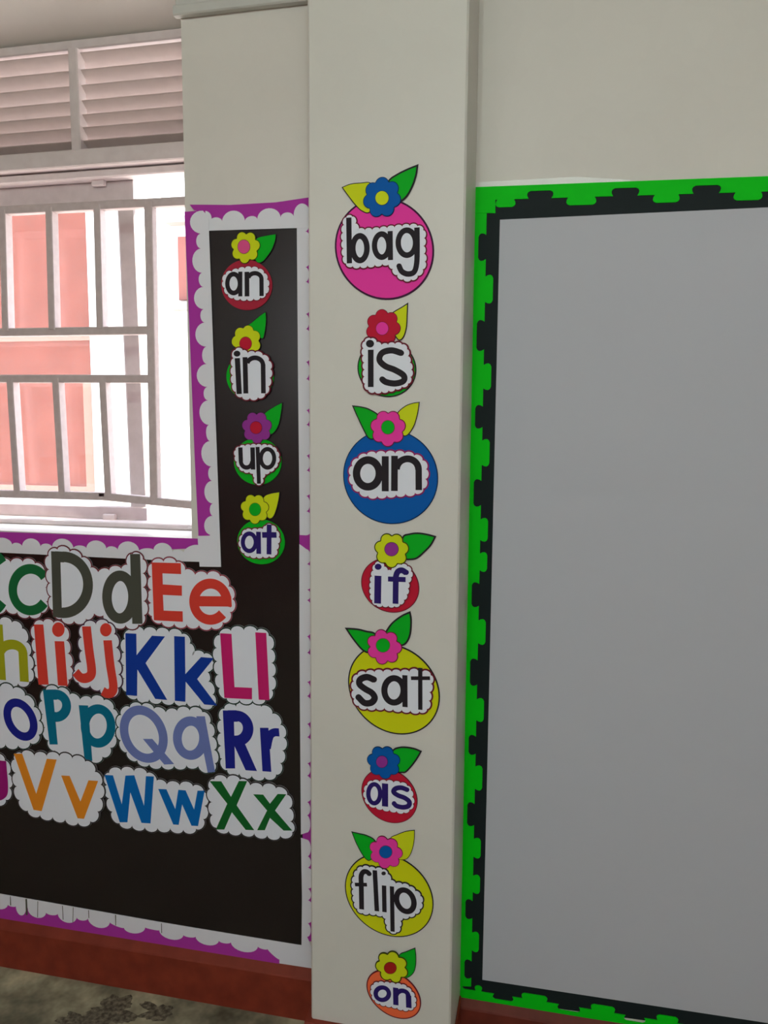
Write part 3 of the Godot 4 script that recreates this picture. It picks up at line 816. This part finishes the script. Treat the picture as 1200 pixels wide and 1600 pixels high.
	word_card("green card reading at with yellow flower and yellow leaf, lowest on the narrow black strip", "word cards on the narrow black strip", Vector3(-0.6859, 1.2357, 0.0030), [dot(0,0,61.4,1.5,0.4,-55.2), "green", 0.6, "green"],
		[["yellow", 1, [50.4,124.2,47.8,105.6,41.9,82.1,33.6,63.2,23.7,57.4,13.9,65.7,1,88.7,9.5,110.7,24.3,118.9]]],
		[flower(-13.9,80.4,23.5,13.9,64), "yellow", 1.5, "olive", dot(-12.8,79.4,14.5,0.4,0.2,15.3), "green"],
		[[-49.7,13.1,-39.5,30.9,-29.4,33.6,-19.6,26.9,-6.2,33.6,10.2,29.5,12,43.7,21.9,45.6,33.4,42.9,39.8,33.7,47.9,21.5,49.4,5.9,44.4,-6.9,41.1,-13.3,45.9,-27.3,35.9,-35.6,16.2,-34.9,-5.4,-39,-30.4,-36.9,-45.4,-31.2,-51.9,-18.7,-56.7,-4.6,-54.8,8.2], 16.2, "maroon", 1.8], "violet", 0,
		[[arc(10.7,-29.1,-1.9,16.7,0.7,0.3,21.4,0,360), ln(12,[-5,25,-5,-29.5])], [ln(12.3,[22.7,43.7,21.5,-29.6]), ln(13.9,[4.3,17.5,41.3,18.9])]])

func alphabet_card(label: String, at: Vector3, layer: int, color: String, ink: String, outline: Array, pitch: float, glyphs: Array) -> void:
	var t := thing("alphabet_card", label, "letter card", at, "alphabet cards on the black board")
	var z0 := 0.2
	var z := 2.6 + 1.1 * layer
	var edge := scalloped(outline, pitch, pitch * 0.14)
	var st := begin()
	solid(st, widened(edge, 3.5), z0, z - 0.5)
	var mesh := done(st, paper("film_grey"))
	st = begin()
	solid(st, widened(edge, 3.0), z - 0.5, z - 0.25)
	st.commit(mesh)
	mesh.surface_set_material(1, paper(ink))
	st = begin()
	solid(st, edge, z - 0.25, z)
	st.commit(mesh)
	mesh.surface_set_material(2, paper("card_white"))
	part("scalloped_sheet", mesh, t)
	for g in glyphs:
		part("letter", letter_mesh(g, z, z + 0.25, paper(color)), t)

func alphabet_cards() -> void:
	alphabet_card("card with dark green C and c, cut by the left frame edge", Vector3(-1.4258, 1.0883, 0.002), 0, "bottle", "maroon", [-103.7,81.9,-14.5,88.6,4.7,83.7,10.1,63.9,29.6,66.2,65.3,70.6,100.7,75.1,125.5,63.4,140.5,47.1,142.5,21.6,143.5,-23.9,145.6,-46.7,125.3,-70.9,102.5,-79.5,70.3,-80,45,-69.9,16.2,-60,-4.1,-72.8,-37.4,-80.7,-113.8,-79.4], 37.1,
		[[arc(29.3,-37.3,6.8,61,3.1,4.8,81.5,40,320)], [arc(25.9,93.4,-5.8,52.9,2.8,2.8,56.1,36,322)]])
	alphabet_card("card with charcoal capital D and small d, between the green c and red E cards", Vector3(-1.1711, 1.1015, 0.002), 1, "charcoal", "maroon", [-105.3,88,-89.2,95.7,-67.2,97.4,-39.5,92.1,-15.1,83.4,9,70.5,23.5,48.8,32,29.7,47.6,38.8,75.4,49.8,117.9,56,96.2,56.1,123.3,45.7,124.4,80.5,135.4,94.5,152.1,97.1,170.6,90.2,174.1,67.4,169,36.3,169.9,-2.2,170.8,-41,171.8,-76,167,-95.8,124.7,-100.5,82.1,-101.2,58,-92.6,46.6,-67.9,19,-66.7,15.3,-81.1,-3.9,-96.4,-35.3,-99.8,-66.5,-96,-94.6,-89.2,-100.1,-70.9,-101.7,-36.6,-103.2,-2.5,-104.9,28.6,-106.6,59.7], 35.5,
		[[ln(26.6,[-80.2,86.8,-82.6,-88.4]), arc(28.1,-62.3,-0.7,72.8,3.8,3.3,74.4,90,-90), ln(28.4,[-81.5,73.2,-57.4,73.1]), ln(27.8,[-82.6,-75,-64,-75.3])], [arc(27.2,100.7,-24.3,37,2,1.9,56,0,360), pol([133.1,89.4,161.1,90.6,162.2,-90.3,133.5,-92.1])]])
	alphabet_card("card with red capital E and small e, right end of the top letter row", Vector3(-0.8698, 1.0910, 0.002), 0, "tomato", "rosewood", [-117,74.5,-104.2,88.5,-71.2,88.1,-30.4,88,-16.5,75.3,-14.8,60.2,9.3,53.8,49.6,61.4,85.4,57.5,93,39.1,108.7,24.8,112.1,-5.2,107.7,-31.9,87.3,-63.6,54.9,-82.9,30.8,-74.8,-18.1,-77.9,-67.4,-77.2,-108.9,-75.9,-118.8,-57,-117.7,-18.1,-114.2,28.5], 33.8,
		[[pol([-109.3,80.6,-29.3,82.3,-29.2,54.6,-80.4,54,-80.3,25.6,-27.9,25.3,-28.5,-0.8,-80.7,-1.3,-79.7,-41.9,-27.4,-40.7,-27.3,-67.7,-107.5,-68.8])], [arc(25.3,48.2,-11.8,44.2,2.5,0.9,46.1,-14,318), ln(26,[5.8,-12.7,105,-7.9])]])
	alphabet_card("card with mustard small h, cut by the left frame edge", Vector3(-1.4360, 0.9065, 0.002), 1, "mustard", "black", [-104.7,84.7,-14.8,87.2,18.4,93.7,47.4,88.2,73.3,86.9,80.4,67,87,38.3,95.5,15.6,94.3,-7.9,99.3,-36.9,103,-60.1,94,-78.5,73.9,-90.5,41.4,-85.7,8.4,-85.4,-38.3,-89.1,-115.9,-92.3], 37.7,
		[[ln(28.3,[-98.9,70.2,-98.5,-84.9]), ln(28.3,[-42,73.8,-41.1,-80.4]), ln(28.3,[-100.4,-7.1,-43.2,-3.1])], [ln(30.2,[0,76.5,2.3,-76.9]), arc(26.7,38.8,-0.2,34.5,2.5,1.3,24.2,0,165), ln(27,[73.6,4.6,73.9,-76.3])]])
	alphabet_card("card with red capital I and small i, left of the J card", Vector3(-1.2768, 0.9120, 0.002), 0, "tomato", "maroon", [-53.6,83.4,-40.4,91.4,-18,91.4,-9,80.4,7.4,90.1,32.8,91.6,47.9,78.3,48.4,52.5,48.4,17.9,55.1,-10.5,58.8,-33.4,51.5,-57.2,50.4,-80.6,30.9,-90.9,-7.5,-91.1,-39.5,-87.8,-48.4,-70.9,-49.9,-35.8,-51.7,-6.6,-51.5,28.4,-53.3,57.3], 36.7,
		[[pol([-49.1,77.3,-21.1,79.1,-12.9,-84.2,-43.3,-86.7])], [dot(23.2,68.1,18.4,1.2,0.9,19.6), pol([10.6,36.1,38.9,37.4,44,-83.4,15.3,-84])]])
	alphabet_card("card with red hooked capital J and small j, left of the blue K card", Vector3(-1.1323, 0.9081, 0.002), 2, "tomato", "plum", [-50.7,90.8,-36.5,97.4,-21.2,92.7,3.9,102.8,28.5,104.3,45,94,47,65.9,50.5,35,52.4,1,54.5,-27.4,54.9,-58.8,49.4,-85.1,30.3,-101.2,8.6,-100.1,-4.9,-86.7,-9,-72.6,-30.9,-74.4,-56.1,-76.4,-77.7,-66.6,-84.8,-46.8,-79.4,-31.9,-60,-20.3,-50.2,-9.4,-55.4,16.1,-55.8,44.8,-56.2,73.4], 35.9,
		[[cur(25.7,[-36.9,86.6,-31.7,23.5,-26.4,-24.9,-29.7,-43.9,-44.1,-52.9,-59.8,-52.1,-74,-38.7])], [dot(19.1,81.1,16.6,1.1,0.7,17.6), cur(24.5,[23,53.5,28.1,-9.4,35.3,-66.2,29.3,-85.4,15.2,-89.4,3.7,-83.7])]])
	alphabet_card("card with blue capital K and small k, left of the pink L card", Vector3(-0.9401, 0.9042, 0.002), 0, "royal", "bottleink", [-123.7,83.9,-102.2,93.2,-64.3,91.7,-5.8,93.5,31.3,92.1,55.9,89.8,65.6,67.2,64.9,36.1,91.6,43.8,124.1,44.2,127.7,21.2,115.2,4.8,98.5,-16,114.5,-30.3,118.1,-53.4,131.9,-75.8,129.5,-99.5,96.8,-98.4,55.7,-96.1,-2.5,-95.1,-57.3,-95.8,-104.1,-95.8,-129.4,-81.9,-129.6,-25.7,-127.5,34.2], 34.8,
		[[pol([-118.8,79.1,-87.8,79.6,-88.8,23.1,-43.7,77.4,-7.5,77.8,-64,3.9,-5.7,-89.5,-39.3,-89.5,-87.9,-14.6,-91,-85.9,-121.8,-86.1])], [pol([17.8,80.3,47.5,80.7,46.4,-16.9,90.5,30.9,125.8,30.8,78.6,-27.3,131.6,-92.2,96.9,-92.5,46.8,-36.5,44.7,-89.9,15.6,-89.6])]])
	alphabet_card("card with pink capital L and small l, right of the blue K card", Vector3(-0.7323, 0.9237, 0.002), 1, "cerise", "bottleink", [-70.7,75.6,-54.5,86.3,-2.6,93.4,52.4,93.2,69.9,84.9,73.4,47.3,74.9,1.8,76.4,-43.9,74.1,-78.6,50.4,-92.2,2.7,-94.4,-45.5,-96.6,-69.6,-86.9,-73,-48.2,-76.2,-5.7,-79.5,36.6], 33.6,
		[[pol([-63.9,76.9,-33.5,77.3,-27.6,-59.3,19.1,-57.4,18.7,-87.2,-55.5,-89.6])], [pol([29.6,85.3,58.2,85.6,65,-85.2,36.6,-86.5])]])
	alphabet_card("card with navy small o, cut by the left frame edge", Vector3(-1.4461, 0.7273, 0.002), 2, "navyletter", "bottleink", [-116.4,80.6,-35.1,87.1,12.9,87.4,56.3,85.6,83.1,71.8,109.3,49.1,119.6,21.5,130,-6.2,128.4,-38.5,115.5,-61.3,83.4,-75.3,55.2,-83.5,19.5,-81.6,-28.9,-84.6,-127.1,-88.7], 38.4,
		[[arc(23,-64.5,-2.2,42.8,3.8,3.3,54.9,0,360)], [arc(23.4,67,-3.7,39.7,-3.6,-6.3,46.5,0,360)]])
	alphabet_card("card with teal capital P and small p, left of the lilac Q card", Vector3(-1.2043, 0.7244, 0.002), 1, "teal", "bottleink", [-105.4,89.8,-83.8,96.8,-49.2,97.9,-26.8,85.7,-4.1,84.1,10.4,67.8,33.5,78.5,67.4,81.3,97,75.2,111,52.1,113.4,14,108.2,-28.5,92,-61.7,72.4,-84.9,41.6,-98.7,7.3,-98.7,-38.5,-92.7,-65.1,-82.9,-88.4,-83.4,-95,-58.9,-105.1,-24,-110.8,18.3,-110.7,61], 36.9,
		[[pol([-102.8,88.2,-73.3,90.6,-64.8,-60.2,-89.4,-62.7]), arc(26.6,-64.9,47.2,31.7,2.8,1.4,31.3,90,-90), ln(28.1,[-88.7,75.9,-62.4,78.1]), ln(27.3,[-79.1,15.4,-65.2,16.3])], [pol([3.1,54.9,30.7,56.2,37.2,-95.6,14.3,-97.3]), arc(25.1,57.6,2.5,38.5,3.6,1.8,46.9,0,360)]])
	alphabet_card("card with lilac capital Q and small q in the third letter row", Vector3(-0.9498, 0.7181, 0.002), 2, "lilac", "bottleink", [-137.9,38,-119.7,65,-89.8,79.2,-46,80.6,-22.2,69,6.5,62.4,30.7,75.9,73.5,79.7,111,78.5,124.6,52.7,126.4,25.7,135.1,-9.7,136.7,-50.5,140.9,-72.9,121.8,-90.9,98.3,-82,89.1,-69.2,55.6,-77.3,-2.2,-83.4,-51,-86.2,-90,-78.5,-123.8,-53.9,-139.7,-13.4], 35.4,
		[[arc(24.6,-64.5,-0.6,55.6,-1.6,-4.9,64.3,0,360), pol([-66.8,-13.4,-40,-10.8,19.8,-72.7,-7.9,-77])], [arc(24.6,67.4,1.5,36.6,3.5,1,45.7,0,360), pol([84.9,61.3,108.4,63.4,133.7,-81.9,113.4,-85.9])]])
	alphabet_card("card with navy capital R and small r, right of the lilac Q card", Vector3(-0.7150, 0.7272, 0.002), 0, "navyletter", "bottleink", [-86.4,72.7,-67.6,90,-35.4,90.6,10.4,99,42,92.9,59.8,76.8,73.1,60.3,84.2,43.7,88.5,17.5,83.8,-14.1,79,-41.3,74.3,-73.1,58.2,-95.1,8,-96.1,-38.2,-94.2,-75.3,-89.1,-86.6,-67.5,-88.2,-26.7,-87.3,23.1], 34.1,
		[[pol([-78.1,73.4,-48.5,75.1,-47.2,-77,-72.8,-79.7]), arc(28.2,-40.9,29.3,30.5,2.9,0.5,32.8,90,-90), ln(30,[-63.5,59.9,-39.5,62.1]), ln(28.2,[-60,-5.4,-40.5,-3.5]), pol([-51.7,-9.6,-20.7,-6.5,11.9,-77.5,-18.5,-78.5])], [pol([21,36.9,43.7,39,50.2,-75.7,26.5,-76.4]), cur(20.9,[39,-14.1,46.6,17,57.6,27.9,72,29.7])]])
	alphabet_card("card with purple small u, cut by the left frame edge", Vector3(-1.4804, 0.5484, 0.002), 0, "mulberry", "black", [-94.1,67.9,4.1,70.4,44.2,67.2,53,46.1,57.5,17.3,59.5,-19.3,55.9,-49.2,40.7,-69.5,-0.5,-79.9,-103.7,-82.5], 39.2,
		[[cur(25.1,[-87,50.1,-90.6,-39.7,-77.3,-58.8,-58,-47.3,-50,-16.6,-47.8,54.1])], [cur(26.6,[35.3,51.6,37.4,-25.5,27.8,-46.9,5.1,-53.2,-10.6,-42,-15,-12.7,-15.8,42.6])]])
	alphabet_card("card with orange capital V and small v, left of the blue W card", Vector3(-1.2775, 0.5486, 0.002), 2, "amber", "black", [-130.1,80.7,-102,85.4,-70.7,79.5,-23.4,84.3,15.7,88.2,46.4,86,84.7,84.6,107,72.6,121.5,52.8,136,36.5,138.8,11.8,133.8,-21,128.8,-53.9,116.4,-77.1,100.3,-97.2,69.2,-104.6,30.7,-98.4,-8.3,-95.8,-55.6,-96,-87.2,-90.6,-118.2,-72.1,-124.5,-39.6,-130.4,0.3,-126.2,41,-133.1,62.2], 37.9,
		[[pol([-127.1,76.7,-101.1,79.3,-63.5,-30.8,-25.9,72.5,4.1,73.4,-48.9,-78.6,-73.8,-77.9])], [pol([15.8,29.9,41,31.6,70.8,-37.3,97.5,25.2,126.1,26.5,79.6,-85.2,60.3,-85.7])]])
	alphabet_card("card with azure capital W and small w, between the orange V and green X cards", Vector3(-0.9938, 0.5366, 0.002), 0, "azure", "black", [-137.1,62.7,-116.5,74.4,-71.5,79.2,-17.2,80.2,11.8,71.7,16.1,48.8,59.9,53.6,108,56.6,141.5,60.3,150.5,35.9,149.6,-5.9,144.1,-43.8,124.4,-69.6,80.9,-75.1,37.1,-73.5,-7.3,-81.4,-51.9,-79.7,-97,-82.9,-121.5,-61.9,-130,-19.8,-138.6,22.2], 36.3,
		[[pol([-139.8,56.3,-114.6,58,-91.3,-20.1,-78.1,61,-52.2,64.8,-26.6,-16.3,-18.7,66,4.4,67.6,-9.2,-63.5,-35.5,-64.9,-65.2,16.2,-76.5,-68.4,-99.1,-71.2])], [pol([15.7,34.7,39.1,36.4,63,-15.2,73,38.8,93.3,39.6,116.1,-9.9,126.8,42.5,146.8,44.7,126.2,-54,107.9,-55.3,82.7,0.2,71.6,-57.4,56.1,-58.4])]])
	alphabet_card("card with dark green capital X and small x, lowest and rightmost letter card", Vector3(-0.7172, 0.5549, 0.002), 1, "forest", "black", [-123.2,45.7,-111,65.4,-73.4,67.2,-36.1,71.2,-12.9,71.5,-3.9,54.3,37.5,58.9,82.9,59.4,100.9,43.4,102.9,7.5,104.9,-28.5,120.6,-44.7,113.8,-59.2,81.9,-74.6,31.4,-78.7,-10.3,-74.8,-57.1,-78.3,-99.6,-79,-113.3,-55.1,-112.6,-17.8,-114.3,19], 34.6,
		[[pol([-115,54.4,-82.9,57.4,-56.9,18.6,-34.8,63.6,-12.1,65.7,-41.8,-2.6,5.2,-63.6,-18,-65.6,-55.2,-22.6,-76.7,-72,-100.4,-74.9,-67.5,-1])], [pol([3.6,32.4,30.3,34.5,48.4,12.5,69.2,40.7,91.8,42.4,61.9,-4.1,107,-51.8,84.3,-54.7,48,-25.4,33.9,-60,13.1,-62.6,40.4,-6.6])]])
